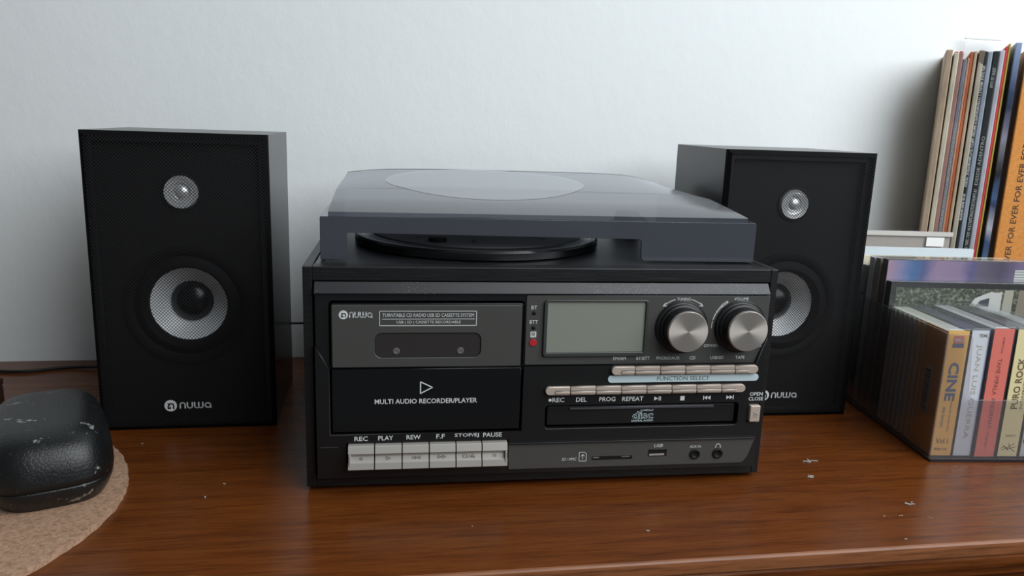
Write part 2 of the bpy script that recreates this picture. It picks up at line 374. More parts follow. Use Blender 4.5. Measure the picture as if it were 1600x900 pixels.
# six piano keys
KX = [-121.3, -105.3, -88.8, -72.4, -56.1, -40.1, -24.0]
kp = [(-2.0, 33.2), (-8.6, 33.2), (-9.4, 32.6), (-10.8, 28.9), (-9.5, 28.4), (-9.1, 26.6), (-10.0, 24.4), (-11.6, 23.2), (-12.4, 19.4), (-11.8, 18.9), (-2.0, 18.9)]
SYM = [[arc(0, 0, .95, 0, 360, 14)], [[(-1.3, 1.3), (1.6, 0), (-1.3, -1.3), (-1.3, 1.3)]],
       [[(0, 1.2), (-2.6, 0), (0, -1.2), (0, 1.2)], [(3.4, 1.2), (.8, 0), (3.4, -1.2), (3.4, 1.2)]],
       [[(-3.4, 1.2), (-.8, 0), (-3.4, -1.2), (-3.4, 1.2)], [(0, 1.2), (2.6, 0), (0, -1.2), (0, 1.2)]],
       [[(-4.4, 1.2), (-1.6, 1.2), (-1.6, -1.2), (-4.4, -1.2), (-4.4, 1.2)], [(-.5, -1.2), (.8, 1.2)], [(1.4, -.5), (4.4, -.5), (3.0, 1.3), (1.4, -.5)], [(1.4, -1.2), (4.4, -1.2)]],
       [[(-.8, 1.3), (-.8, -1.3)], [(.8, 1.3), (.8, -1.3)]]]
for i in range(6):
    x0, x1 = KX[i] + .35, KX[i + 1] - .35
    bm = bmesh.new(); n_ = len(kp)
    poly_mesh(bm, [(x0 * MM, y * MM, z * MM) for y, z in kp], [(x1 * MM, y * MM, z * MM) for y, z in kp])
    kk = from_bm('piano_key', bm, KEY, ST)
    strokes('key_symbol', SYM[i], .34, (x0 + x1) / 2, 25.6, -10.15, .8, INKGREY, kk)
    if i in (0, 5):
        xa = x0 + .2 if i == 0 else x1 - 1.6
        bm = bmesh.new(); bx(bm, (xa) * MM, (xa + 1.4) * MM, -.0121, -.0085, .0200, .0286, .0004); from_bm('key_end', bm, KEY, kk)
# right hand grey facia
rp = plate('display_facia', [[(-14.6, 81.4), (134.6, 81.4), (141.0, 99.4), (141.0, 125.4), (-14.6, 125.4)]], -3.4, -2.0, .25, GREY, ST)
dz = plate('display_bezel', [rrect(-3.8, 61.9, 86.9, 122.8, 2.2), rrect(-1.6, 59.9, 89.7, 121.6, .8)], -5.0, -3.2, .45, mat('dark_grey_bezel', (58, 59, 58), .35), ST)
plate('lcd_screen', [[(-2.0, 89.4), (60.2, 89.4), (60.2, 121.8), (-2.0, 121.8)]], -3.8, -3.3, 0, LCD, dz)
text('BT', -9.9, 117.8, -3.5, 2.2, INK, rp, w=3.6); text('BTT', -9.9, 108.8, -3.5, 2.2, INK, rp, w=5.0)
for z in (114.4, 105.2): lathe('led', [(1.35, -3.2), (1.25, -3.7), (.7, -4.0)], BLACKMAT, rp, -9.8, z, 14)
plate('remote_badge', [[(-11.6, 99.1), (-8.0, 99.1), (-8.0, 102.7), (-11.6, 102.7)]], -3.55, -3.4, 0, INK, rp)
strokes('remote_mark', [[(-.9, -1.1), (-.9, 1.1), (.7, 1.1), (.7, .1), (-.4, .1), (.9, -1.1)]], .42, -9.8, 100.9, -3.6, 1, GREY, rp)
plate('remote_sensor', [circ(-9.8, 95.8, 2.3, 24)], -3.9, -3.3, .1, RED, rp)
for kx, kz in ((83.9, 105.4), (122.6, 105.6)):
    kn = lathe('tuning_knob' if kx < 100 else 'volume_knob', [(16.9, -3.2), (16.9, -4.6), (16.3, -5.2), (15.6, -5.2), (15.0, -5.6), (14.6, -7.0), (13.5, -7.4), (13.2, -13.6), (12.9, -14.2)], BLACK, ST, kx, kz, 56)
    c_ = lathe('knob_cap', [(12.75, -13.2), (12.9, -15.4), (12.75, -15.9), (12.35, -16.3)], STEEL, kn, 0, 0, 56)
    c_.location = (kx * MM, 0, kz * MM)
text('TUNING', 84.2, 123.2, -3.5, 1.9, INK, rp, w=8.8); text('VOLUME', 121.9, 123.4, -3.5, 1.9, INK, rp, w=9.6)
text('OFF/MIN', 104.2, 93.0, -3.5, 1.8, INK, rp, w=9.0); text('MAX', 138.0, 92.6, -3.5, 1.8, INK, rp, w=5.0)
strokes('tuning_arrows', [arc(84, 104.0, 19.6, 106, 128, 8), arc(84, 104.0, 19.6, 74, 52, 8), [(71.0, 118.7), (72.6, 120.6)], [(71.0, 118.7), (73.4, 118.9)], [(97.0, 118.7), (95.4, 120.6)], [(97.0, 118.7), (94.6, 118.9)]], .5, 0, 0, -3.5, 1, INK, rp)
for a0, a1, wd in ((182, 168, .5), (165, 152, .9), (149, 137, 1.5), (134, 122, 2.2)):
    strokes('volume_scale', [arc(122.6, 105.2, 18.9, a0, a1, 5)], wd * .75, 0, 0, -3.5, 1, INK, rp)
for s, x, wd in (('FM/AM', 45.4, 8.0), ('BT/BTT', 60.6, 8.6), ('PHONO/AUX', 76.9, 15.2), ('CD', 93.0, 3.8), ('USB/SD', 109.2, 8.8), ('TAPE', 124.6, 6.2)):
    text(s, x, 85.1, -3.5, 2.1, INK, rp, w=wd)
def buttons(xs, z0, z1, part_name):
    n_ = len(xs) - 1; zm = (z0 + z1) / 2; r = (z1 - z0) / 2
    plate('button_recess', [rrect(xs[0] - .9, xs[-1] + .9, z0 - .9, z1 + .9, r + .8)], -6.15, -5.5, 0, BLACKMAT, ST)
    for i in range(n_):
        a, b = xs[i] + .28, xs[i + 1] - .28
        if i == 0: P = [(b, z0), (b, z1)] + [(a + r + r * math.cos(math.radians(t)), zm + r * math.sin(math.radians(t))) for t in range(90, 271, 18)]
        elif i == n_ - 1: P = [(a, z1), (a, z0)] + [(b - r + r * math.cos(math.radians(t)), zm + r * math.sin(math.radians(t))) for t in range(-90, 91, 18)]
        else: P = [(a, z0), (b, z0), (b, z1), (a, z1)]
        bt = plate(part_name, [P], -8.4, -5.8, .4, BTN, ST)
        c0 = a + (r + 3.5 if i == 0 else 0); c1 = b - (r + 3.5 if i == n_ - 1 else 0)
        plate('button_ridge', [[(c0, zm - 1.7), (c1, zm - 1.7), (c1, zm - .1), (c0, zm - .1)]], -9.1, -8.2, .3, BTN, bt)
        plate('button_groove', [[(c0, zm - .05), (c1, zm - .05), (c1, zm + .45), (c0, zm + .45)]], -8.5, -8.3, 0, INKGREY, bt)
buttons([39.3, 54.5, 70.8, 87.2, 103.7, 120.0, 135.9], 75.7, 81.1, 'function_button')
fs = plate('function_bar', [rrect(37.9, 137.2, 70.2, 74.9, 2.3)], -6.5, -5.5, .15, INKB, ST)
text('FUNCTION SELECT', 86.9, 72.6, -6.56, 2.7, INKDARK, fs, w=34.4)
buttons([-1.9, 14.0, 30.2, 46.5, 62.9, 79.3, 95.6, 112.2, 128.5], 63.2, 68.5, 'play_button')
for s, x, wd in (('REC', 7.1, 7.6), ('DEL', 21.8, 6.8), ('PROG', 38.4, 10.4), ('REPEAT', 54.9, 13.8)): text(s, x, 59.4, -6.12, 2.9, INK, lp, w=wd, bold=.012)
plate('record_dot', [circ(1.9, 59.4, 1.0, 16)], -6.2, -6.0, 0, INK, lp)
def tri(x0, x1, z, h): return [(x0, z - h), (x1, z), (x0, z + h)]
for L in ([tri(68.9, 71.4, 59.3, 1.35)], [[(71.8, 57.95), (72.3, 57.95), (72.3, 60.65), (71.8, 60.65)]], [[(72.8, 57.95), (73.3, 57.95), (73.3, 60.65), (72.8, 60.65)]],
          [[(86.1, 57.7), (88.9, 57.7), (88.9, 60.6), (86.1, 60.6)]],
          [[(101.3, 57.9), (101.9, 57.9), (101.9, 60.6), (101.3, 60.6)]], [tri(104.0, 101.9, 59.25, 1.35)], [tri(106.2, 104.0, 59.25, 1.35)],
          [tri(116.9, 119.0, 59.3, 1.35)], [tri(119.0, 121.2, 59.3, 1.35)], [[(121.2, 57.95), (121.8, 57.95), (121.8, 60.65), (121.2, 60.65)]]):
    plate('transport_mark', L, -6.2, -6.0, 0, INK, lp)
text('OPEN', 137.0, 61.2, -6.12, 2.4, INK, lp, w=8.8, bold=.012); text('CLOSE', 137.0, 57.9, -6.12, 2.4, INK, lp, w=9.8, bold=.012)
ob = plate('eject_button', [rrect(133.1, 140.0, 42.8, 53.8, .6)], -8.2, 0, .5, BTN, ST)
strokes('eject_mark', [[(135.2, 49.2), (138.0, 47.6), (135.2, 47.4)], [(135.2, 46.3), (138.0, 46.3)]], .4, 0, 0, -8.3, 1, INKGREY, ob)
tr_ = plate('disc_drawer', [rrect(.8, 124.4, 41.8, 54.2, 1.0)], -3.6, 2.0, .4, BLACK, ST)
plate('drawer_lip', [[(15.4, 52.0), (109.6, 52.0), (109.6, 53.9), (14.4, 53.9)]], -4.9, -3.4, .5, mat('grey_lip', (62, 62, 66), .4), tr_)
text('disc', 63.0, 47.4, -3.8, 5.4, INKB, tr_, w=13.6, bold=.035); text('disc', 63.0, 47.4, -3.9, 4.9, BLACK, tr_, w=12.8, bold=-.005)
text('COMPACT', 65.6, 50.7, -3.85, 1.25, INKB, tr_, w=8.6, bold=.02); text('DIGITAL AUDIO', 62.9, 43.7, -3.85, 1.25, INKB, tr_, w=14.2, bold=.02)
# lower grey socket panel
so = plate('socket_panel', [[(-23.2, 14.2), (130.4, 14.2), (132.6, 15.6), (134.9, 19.2), (138.4, 31.4), (-23.2, 31.4)]], -7.4, -5.5, .5, GREY, ST)
box('panel_ledge', -.0232, .1384, -.0086, -.0055, .0314, .0324, BLACK, ST, .0003)
text('SD / MMC', 15.6, 20.3, -7.5, 1.9, INK, so, w=9.6, shear=.2)
strokes('card_icon', [[(22, 18.8), (26.6, 18.8), (26.6, 23.6), (25.2, 24.8), (22, 24.8), (22, 18.8)], [(24.3, 20.0), (24.3, 23.2)], [(23.2, 22.0), (24.3, 23.4), (25.4, 22.0)]], .35, 0, 0, -7.5, 1, INK, so)
sd_ = plate('card_slot', [[(30.4, 19.4), (56.6, 19.4), (56.6, 21.7), (30.4, 21.7)]], -7.6, -7.0, 0, BLACKMAT, so)
plate('card_slot_chamfer', [[(31.0, 20.6), (34.6, 20.6), (35.2, 21.2), (31.0, 21.4)]], -7.7, -7.55, 0, INKGREY, so); plate('card_slot_chamfer', [[(50.0, 20.8), (55.0, 20.8), (55.0, 21.4), (49.4, 21.4)]], -7.7, -7.55, 0, INKGREY, so)
plate('usb_port', [[(67.2, 20.9), (79.4, 20.9), (79.4, 25.3), (67.2, 25.3)]], -7.7, -7.0, .1, BLACKMAT, so)
plate('usb_tongue', [[(67.8, 21.4), (77.8, 21.4), (77.8, 22.6), (67.8, 22.6)]], -7.85, -7.6, 0, mat('pale_metal', (190, 188, 182), .3, .7), so)
text('USB', 73.6, 27.9, -7.5, 2.2, INK, so, w=5.8, shear=.25); text('AUX IN', 98.4, 26.6, -7.5, 1.7, INK, so, w=7.4)
strokes('headphone_mark', [arc(113.8, 26.6, 1.5, 200, -20, 8), [(112.2, 26.6), (112.2, 25.4)], [(115.4, 26.6), (115.4, 25.4)]], .5, 0, 0, -7.5, 1, INK, so)
for jx in (98.4, 113.8): lathe('jack_socket', [(3.5, -7.0), (3.5, -8.0), (3.0, -8.3), (2.2, -8.2), (1.7, -7.6), (1.5, -7.5)], BLACKMAT, so, jx, 21.4, 24)
strokes('panel_seam', [[(-137.5, 31.6), (-127.0, 31.6)]], .5, 0, 0, -6.1, 1, mat('seam_grey', (52, 52, 54), .5), lp)
# turntable under the lid
PLX, PLY = -35.0, 105.5
pt_ = lathe('platter', [(85.5, 141.6), (87.2, 142.4), (87.2, 146.6), (86.0, 148.0), (83.0, 148.2), (81.5, 147.2), (78.0, 147.4), (76.5, 148.2)], mat('gloss_black_platter', (13, 13, 14), .22, spec=.6), ST, PLX, PLY, 72, axis='z')
lathe('platter_mat', [(75.5, 148.0), (75.5, 148.9), (75.0, 149.1)], mat('grey_felt_mat', (66, 66, 69), .7), pt_, PLX, PLY, 64, axis='z')
lathe('spindle', [(3.4, 149.0), (3.4, 151.0), (2.6, 155.0)], STEEL, pt_, PLX, PLY, 16, axis='z')
lathe('adapter_puck', [(6.2, 149.0), (6.2, 151.6), (5.0, 152.2)], BLACKMAT, pt_, -66, 52, 20, axis='z')
for a in (40, 100, 160, 220, 262, 318):
    c_, s_ = math.cos(math.radians(a)), math.sin(math.radians(a))
    bm = bmesh.new(); d = Vector((c_, s_, 0)); nrm = Vector((-s_, c_, 0)); o_ = Vector((PLX, PLY, 0)) * MM
    q = [o_ + d * r * MM + nrm * t * MM for r, t in ((46, -.8), (58, -.8), (58, .8), (46, .8))]
    poly_mesh(bm, [Vector((v.x, v.y, .1490)) for v in q], [Vector((v.x, v.y, .1493)) for v in q]); from_bm('mat_mark', bm, BLACKMAT, pt_)
ta = lathe('tonearm_base', [(14, 141.4), (14, 149), (11, 151), (9, 158)], BLACK, ST, 96, 170, 28, axis='z')
tube('tonearm', [(.096, .170, .156), (.094, .11, .1565), (.09, .07, .155), (.082, .05, .153)], .0028, BLACK, ta); box('headshell', .074, .084, .036, .056, .1505, .1545, BLACK, ta, .001)
# smoked lid
LID = plate('dust_cover', [[(-138.3, 142.0), (-123.4, 142.0), (-122.6, 142.8), (-122.6, 157.6), (-121.6, 158.4), (60.4, 156.6), (62.2, 155.6), (62.6, 144.6), (64.6, 142.6), (138.9, 142.4), (138.9, 167.0), (138.0, 168.0), (-137.4, 168.0), (-138.3, 167.2)]], 21.0, 23.0, .2, SMOKE, ST)
for sx in (-1, 1):
    bm = bmesh.new(); xa, xb = sorted((sx * .1383, sx * .1363))
    P = [(.0231, .1421), (.0231, .1680), (.2150, .1680), (.2150, .1421)]
    poly_mesh(bm, [(xa, y, z) for y, z in P], [(xb, y, z) for y, z in P]); from_bm('lid_side', bm, SMOKE, LID)
bm = bmesh.new()   # ledge between walls and raised top
oa = [(-.1383, .0212), (.1389, .0212), (.1389, .2150), (-.1383, .2150)]; ob_ = [(-.1337, .0250), (.1343, .0250), (.1343, .2120), (-.1337, .2120)]
va = [bm.verts.new((x, y, .1681)) for x, y in oa]; vb = [bm.verts.new((x, y, .1681)) for x, y in ob_]; vc = [bm.verts.new((x, y, .1705)) for x, y in ob_]
for k in range(4):
    j = (k + 1) % 4; bm.faces.new((va[k], va[j], vb[j], vb[k])); bm.faces.new((vb[k], vb[j], vc[j], vc[k]))
from_bm('lid_ledge', bm, SMOKE, LID)
ZP = [(.0250, .1705), (.0255, .1709), (.060, .1760), (.0915, .1802), (.0925, .1803), (.13, .1823), (.1745, .1845), (.1755, .18452), (.20, .1856), (.2115, .1860), (.2120, .1850)]
def lid_z(x, y):
    for (ya, za), (yb, zb) in zip(ZP[:-1], ZP[1:]):
        if y <= yb + 1e-9: z = za + (zb - za) * (y - ya) / (yb - ya); break
    else: z = ZP[-1][1]
    u = min(abs(x - .0003) / .134, 1.0); t = min(max((y - .025) / .15, 0), 1)
    drop = .0042 * u ** 5 * t
    if x > 0: drop += .0042 * t * max(0, (u - .72) / .28) ** 2
    return max(z - drop, .1703)
ys = [a for a, b in ZP]; nx = 40; bm = bmesh.new(); G = []
for y in ys: G.append([bm.verts.new((-.1337 + .268 * i / nx, y, lid_z(-.1337 + .268 * i / nx, y))) for i in range(nx + 1)])
for a, b in zip(G[:-1], G[1:]):
    for i in range(nx): bm.faces.new((a[i], a[i + 1], b[i + 1], b[i]))
o_ = from_bm('lid_top', bm, SMOKETOP, LID, True)
bm = bmesh.new(); G2 = [bm.verts.new((v[0], v[1], v[2])) for v in [(x, .2121, lid_z(x, .212)) for x in [-.1337 + .268 * i / nx for i in range(nx + 1)]]]
G3 = [bm.verts.new((-.1337 + .268 * i / nx, .2121, .1690)) for i in range(nx + 1)]
for i in range(nx): bm.faces.new((G2[i], G2[i + 1], G3[i + 1], G3[i]))
for sx, xx in ((-1, -.1337), (1, .1343)):
    A = [bm.verts.new((xx, y, lid_z(xx, y))) for y in ys]; B = [bm.verts.new((xx, y, .1700)) for y in ys]
    for i in range(len(ys) - 1): bm.faces.new((A[i], A[i + 1], B[i + 1], B[i]))
from_bm('lid_shoulder', bm, SMOKE, LID)
bm = bmesh.new(); rings = []
for r in [0, 12, 24, 36, 48, 58, 66, 72, 74.5]:
    rings.append([bm.verts.new(((PLX + 8 + r * math.cos(k * math.pi / 32)) * MM, (134 + r * math.sin(k * math.pi / 32)) * MM, lid_z((PLX + 8 + r * math.cos(k * math.pi / 32)) * MM, (134 + r * math.sin(k * math.pi / 32)) * MM) + .00025)) for k in range(64)])
for a, b in zip(rings[:-1], rings[1:]):
    for k in range(64): bm.faces.new((a[k], a[(k + 1) % 64], b[(k + 1) % 64], b[k]))
bmesh.ops.remove_doubles(bm, verts=bm.verts[:], dist=1e-6)
from_bm('lid_round_panel', bm, SMOKEC, LID, True)

# ---------------------------------------------------------------- speakers
SWh, SD, SH = 60.85, 110.4, 212.65
def speaker(loc, rz, label):
    S = empty('loudspeaker', loc, rz, label, 'speaker', 'pair of black loudspeakers')
    bm = bmesh.new(); a, d, h, t = SWh * MM, SD * MM, SH * MM, .007
    for q in ((-a, a, .0045, d, h - t, h), (-a, a, .0045, d, 0, t), (-a, -a + t, .0045, d, t, h - t), (a - t, a, .0045, d, t, h - t), (-a + t, a - t, d - t, d, t, h - t)): bx(bm, *q)
    from_bm('cabinet', bm, VINYL, S)
    bf = plate('baffle', [[(-SWh + 3, 3), (SWh - 3, 3), (SWh - 3, SH - 3), (-SWh + 3, SH - 3)], circ(0.6, 90.5, 36, 40), circ(0.4, 171.5, 13.5, 32)], 9.5, 14, 0, BLACKMAT, S)
    # grille: bevelled frame and open woven cloth
    bm = bmesh.new(); g = [(-a, 0.0), (a, 0.0), (a, h), (-a, h)]; i_ = .0032
    gi = [(-a + i_, i_), (a - i_, i_), (a - i_, h - i_), (-a + i_, h - i_)]
    v0 = [bm.verts.new((x, .0045, z)) for x, z in g]; v1 = [bm.verts.new((x + (.0004 if x < 0 else -.0004), .0020, z)) for x, z in g]; v2 = [bm.verts.new((x, 0.0, z)) for x, z in gi]; v3 = [bm.verts.new((x, .0045, z)) for x, z in gi]
    for p, q in ((v0, v1), (v1, v2), (v2, v3), (v3, v0)):
        for k in range(4): bm.faces.new((p[k], p[(k + 1) % 4], q[(k + 1) % 4], q[k]))
    gr = from_bm('grille', bm, mat('grille_edge', (8, 8, 9), .8, spec=.12), S)
    bm = bmesh.new(); bx(bm, -a + i_, a - i_, .0000, .0001, i_, h - i_)
    bmesh.ops.delete(bm, geom=[f for f in bm.faces if f.calc_center_median().y > .00006 or abs(f.normal.y) < .5], context='FACES'); from_bm('grille_cloth', bm, GRILLE, gr)
    nuwa(-12.4, 18.4, -.15, 5.0, INK, BLACKMAT, gr, dict(r=4.3, x0=-6.4, x1=15.6, dz=0))
    wf = lathe('woofer', [(43, 9.4), (43, 7.6), (40.5, 7.2), (38, 8.0), (36, 9.2), (33, 7.0), (30, 6.8), (27.8, 9.0), (26.6, 14.6), (26.6, 16)], mat('rubber_surround', (4, 4, 5), .7, spec=.2), S, .6, 90.5, 56, cap=False)
    lathe('cone', [(26.6, 14.2), (26.3, 14.8), (13.0, 27.0)], SILVER, wf, .6, 90.5, 56, cap=False)
    lathe('dust_cap', [(15.0, 25.0), (13.8, 22.8), (10.5, 20.6), (7, 18.8), (3, 17.9), (.4, 17.8)], mat('gloss_dust_cap', (14, 14, 15), .25), wf, .6, 90.5, 40)
    tw = lathe('tweeter', [(13.4, 9.4), (13.4, 8.6), (12.2, 8.4), (11.6, 9.4)], BLACKMAT, S, .4, 171.5, 40, cap=False)
    lathe('tweeter_ring', [(11.8, 9.6), (11.0, 7.4), (9.4, 7.6), (8.4, 9.2), (7.6, 8.0), (6.6, 8.2), (5.6, 10.4)], mat('tweeter_silver', (236, 237, 238), .25, .6), tw, .4, 171.5, 40, cap=False)
    lathe('tweeter_dome', [(5.8, 10.4), (5.2, 8.8), (3.6, 7.4), (1.8, 6.8), (.4, 6.6)], mat('tweeter_silver', (236, 237, 238), .25, .6), tw, .4, 171.5, 28)
    return S
speaker((-.13939, .56498, 0), .0023, 'black loudspeaker standing by the black glasses case, seen whole')
speaker((.31499, .55579, 0), -.0216, 'black loudspeaker standing beside the clear tray of discs, partly behind the stereo')

# ---------------------------------------------------------------- cables
tag(tube('speaker_cable', [(-.205, .6775, .012), (-.235, .705, .004), (-.262, .715, .0015), (-.286, .712, .0015), (-.306, .702, .0015), (-.322, .704, .0015), (-.36, .712, .0015), (-.46, .70, .0015)], .0014, CABLE),
    'thin black cable running along the wall behind the glasses case', 'cable')
tag(tube('speaker_wire', [(-.10, .6770, .046), (-.092, .690, .0462), (-.078, .694, .0455), (-.050, .698, .044), (-.02, .698, .05), (.0, .6925, .06)], .0010, CABLE),
    'thin black wire strung between the loudspeaker and the back of the stereo', 'cable')

# ---------------------------------------------------------------- cork mat and glasses case
bm = bmesh.new(); n = 220; top = []; bot = []; r0 = .1345
for k in range(n):
    a = 2 * math.pi * k / n; rr = r0 + random.uniform(-.0005, .0005) + .0008 * math.sin(5 * a + 1)
    top.append(bm.verts.new((rr * math.cos(a), rr * math.sin(a), .0040))); bot.append(bm.verts.new(((rr + .0004) * math.cos(a), (rr + .0004) * math.sin(a), .0001)))
bm.faces.new(top); bm.faces.new(bot[::-1])
for k in range(n): bm.faces.new((top[k], top[(k + 1) % n], bot[(k + 1) % n], bot[k]))
tag(from_bm('cork_mat', bm, CORK, loc=(-.2885, .4500, 0)), 'round tan cork mat with a crumbly edge under the glasses case', 'mat')

GC = empty('glasses_case', (-.2030, .4880, .0041), math.radians(22), 'black worn glasses case with rounded corners lying on the cork mat', 'case')
def case_half(name, z0, z1, base_w, base_l, top_w, top_l, top_half, m, parent):
    bm = bmesh.new(); rows = []; N = 64; steps = 12
    for j in range(steps + 1):
        t = j / steps
        if top_half: c = max(math.cos(t * math.pi / 2), 1e-4) ** .36; zz = z0 + (z1 - z0) * math.sin(t * math.pi / 2) ** 1.0
        else: c = .86 + .14 * math.sin(t * math.pi / 2); zz = z0 + (z1 - z0) * t
        R = []
        for k in range(N):
            a = 2 * math.pi * k / N; ex = 2 / 3.6
            ux = math.copysign(abs(math.cos(a)) ** ex, math.cos(a)); uy = math.copysign(abs(math.sin(a)) ** ex, math.sin(a))
            f = max(c, .02)
            R.append(bm.verts.new((base_w * ux * f, base_l * uy * (f ** .9), zz)))
        rows.append(R)
    for A, B in zip(rows[:-1], rows[1:]):
        for k in range(N): bm.faces.new((A[k], A[(k + 1) % N], B[(k + 1) % N], B[k]))
    bm.faces.new(rows[-1]); bm.faces.new(rows[0][::-1])
    return from_bm(name, bm, m, parent, True)
case_half('case_bottom', 0.0, .0135, .0335, .0560, 0, 0, False, CASE, GC)
case_half('case_lid', .0142, .0430, .0338, .0563, 0, 0, True, CASE, GC)
case_half('case_seam', .0120, .0150, .0325, .0550, 0, 0, False, BLACKMAT, GC)

# dark wooden box just entering the picture on the left
wb = empty('wooden_box', (-.31, .599, 0), 0, 'dark brown wooden box cut off by the left picture edge', 'box')
box('box_body', -.03, .0285, -.011, .011, 0, .022, mat('dark_red_wood', (44, 24, 18), .5), wb, .001); box('box_lid', -.0303, .0288, -.0113, .0113, .0222, .0275, mat('dark_red_wood', (44, 24, 18), .5), wb, .001)

# ---------------------------------------------------------------- clear tray with cassettes and discs
BIN = (.384, .463, 0); BR = math.radians(-5.5)
TR = empty('disc_tray', BIN, BR, 'clear smoky plastic tray with a notched front holding cassettes and discs', 'tray')
BW, BD = 152.0, 214.0
def cut_front():
    P = [(0, 0), (BW, 0), (BW, 94.5), (136, 94.5), (136, 53)] + [(130 + 6 * math.cos(math.radians(t)), 53 + 6 * math.sin(math.radians(t))) for t in (0, -30, -60, -90)]
    P = [(0, 0), (BW, 0), (BW, 94.5), (138, 94.5), (137, 91)]
    P += [(131 + 6 * math.cos(math.radians(t)), 53 + 6 * math.sin(math.radians(t))) for t in (0, -30, -60, -90)]
    P += [(28 + 7 * math.cos(math.radians(t)), 54 + 7 * math.sin(math.radians(t))) for t in (270, 240, 210, 180)]
    P += [(17 - 3 + 4 * math.cos(math.radians(t)), 90.5 + 4 * math.sin(math.radians(t))) for t in (0, 30, 60, 90)]
    P += [(0, 94.5)]
    return P
plate('tray_front', [cut_front()], 0, 1.8, .3, CLEAR, TR)
def yz(name, x0, x1, P, m, parent):
    bm = bmesh.new(); poly_mesh(bm, [(x0 * MM, y * MM, z * MM) for y, z in P], [(x1 * MM, y * MM, z * MM) for y, z in P]); return from_bm(name, bm, m, parent)
for x0 in (0, BW - 1.8): yz('tray_side', x0, x0 + 1.8, [(1.9, 1.9), (1.9, 94.5), (BD, 94.5), (BD, 1.9)], CLEAR, TR)
box('tray_back', .0019, (BW - 1.9) * MM, (BD - 1.8) * MM, BD * MM, .0019, .0945, CLEAR, TR)
box('tray_floor', .0002, (BW - .2) * MM, .0019, BD * MM, .0002, .0018, mat('smoky_tray_floor', (40, 36, 40), .25), TR)
for x0, x1, y0, y1 in ((0, BW, -.4, 1.0),): box('tray_foot_rim', x0 * MM, x1 * MM, y0 * MM, y1 * MM, .0, .0026, mat('smoky_tray_rim', (30, 26, 32), .2), TR, .0004)
def in_bin(x, y, z=2.0):
    c, s = math.cos(BR), math.sin(BR)
    return (BIN[0] + (c * x - s * y) * MM, BIN[1] + (s * x + c * y) * MM, z * MM)
def cassette(x, wd, card, top, label, h=95.0, y=4.2, lean=0.0, dep=77.0):
    E_ = empty('cassette', in_bin(x, y), BR, label, 'cassette', 'cassettes at the front of the tray')
    E_.rotation_euler = (0, lean, BR)
    sp = plate('spine_card', [[(.9, .9), (wd - .9, .9), (wd - .9, h - 1.4), (.9, h - 1.4)]], .7, 1.1, 0, card, E_)
    box('cassette_shell', .0014, (wd - 1.4) * MM, .0022, (dep - 1.5) * MM, .0014, (h - 2.0) * MM, top, E_, .0006)
    bm = bmesh.new(); bx(bm, 0, wd * MM, 0, dep * MM, 0, h * MM, .0005, 1); from_bm('clear_case', bm, CASECLR, E_)
    return E_, sp
YEL = mat('amber_card', (232, 180, 92), .5); WHT = mat('white_card', (214, 218, 226), .5); REDC = mat('coral_card', (226, 118, 104), .5); CRM = mat('cream_card', (232, 220, 168), .5)
TOPC = mat('pale_tape_shell', (176, 178, 168), .45); TOPN = mat('navy_tape_shell', (60, 64, 78), .4); TOPG = mat('grey_tape_shell', (150, 154, 154), .45); TOPD = mat('charcoal_tape_shell', (58, 58, 58), .45)
BLUEI = mat('blue_print', (84, 98, 130), .6); BROWNI = mat('brown_print', (112, 92, 62), .6); GOLDI = mat('faint_gold_print', (176, 172, 158), .6); MAROON = mat('maroon_print', (128, 62, 56), .6)
OCH = mat('ochre_flap', (188, 128, 46), .5)
E_, sp = cassette(2.1, 16.9, YEL, TOPC, 'amber cassette with a big blue rotated title, leftmost in the tray')
text('CINE', 8.6, 56.5, .55, 7.6, BLUEI, sp, w=28.5, rot=-90, bold=.03)
text('Temas de las películas', 10.8, 31.5, .55, 1.9, BLUEI, sp, w=24, rot=-90); text('más famosas', 6.2, 30, .55, 2.7, BLUEI, sp, w=15, rot=-90)
text('Vol.1', 8.0, 12.2, .55, 4.0, mat('black_print', (52, 44, 30), .6), sp, w=9.0); scribble(8.2, 5.8, .55, 1.6, 10, BROWNI, sp)
plate('badge_red', [rrect(5.4, 12.6, 83.6, 90.0, .8)], .5, .65, 0, mat('red_badge', (200, 110, 104), .6), sp); plate('badge_blue', [rrect(5.0, 13.0, 81.6, 84.4, .4)], .45, .6, 0, BLUEI, sp)
scribble(9.0, 87.2, .4, 2.4, 6, INK, sp)
fl = yz('card_flap', .9, 1.3, [(1.1, .9), (27, .9), (27, 93.0), (1.1, 93.0)], OCH, E_)
bl = yz('barcode_label', .45, .85, [(12.0, 29.0), (20, 29.0), (20, 63), (12.0, 63)], mat('pale_label', (168, 164, 150), .6), E_)
zz = 30.0
while zz < 61.5:
    t = random.choice((.7, 1.1, 1.6)); yz('barcode_bar', .25, .42, [(13.0, zz), (19.4, zz), (19.4, zz + t), (13.0, zz + t)], BLACKMAT, bl); zz += t + random.choice((.7, 1.0))
for k in range(7):
    yy = 29.5 + k * 6.4
    yz('case_rib', .3, 1.35, [(yy, 1.5), (yy + 1.2, 1.5), (yy + 1.2, 92.5), (yy, 92.5)], (OCH if k < 2 else mat('rib_grey', (150, 146, 144), .4)), E_)
E_, sp = cassette(19.2, 14.2, WHT, TOPN, 'white cassette with faint handwritten capitals, between the amber and the coral ones', h=95.6)
text('TDK', 9.4, 90.4, .55, 2.3, INKGREY, sp, w=6.6, bold=.03); text('JUAN LUIS GUERRA', 7.6, 49, .55, 4.6, GOLDI, sp, w=70, rot=-90)
yz('blue_edge', 13.25, 13.6, [(.4, 1), (3, 1), (3, 94), (.4, 94)], mat('lilac_edge', (150, 156, 196), .5), E_)
DKR = mat('black_and_red_pattern', (30, 14, 18), .4)
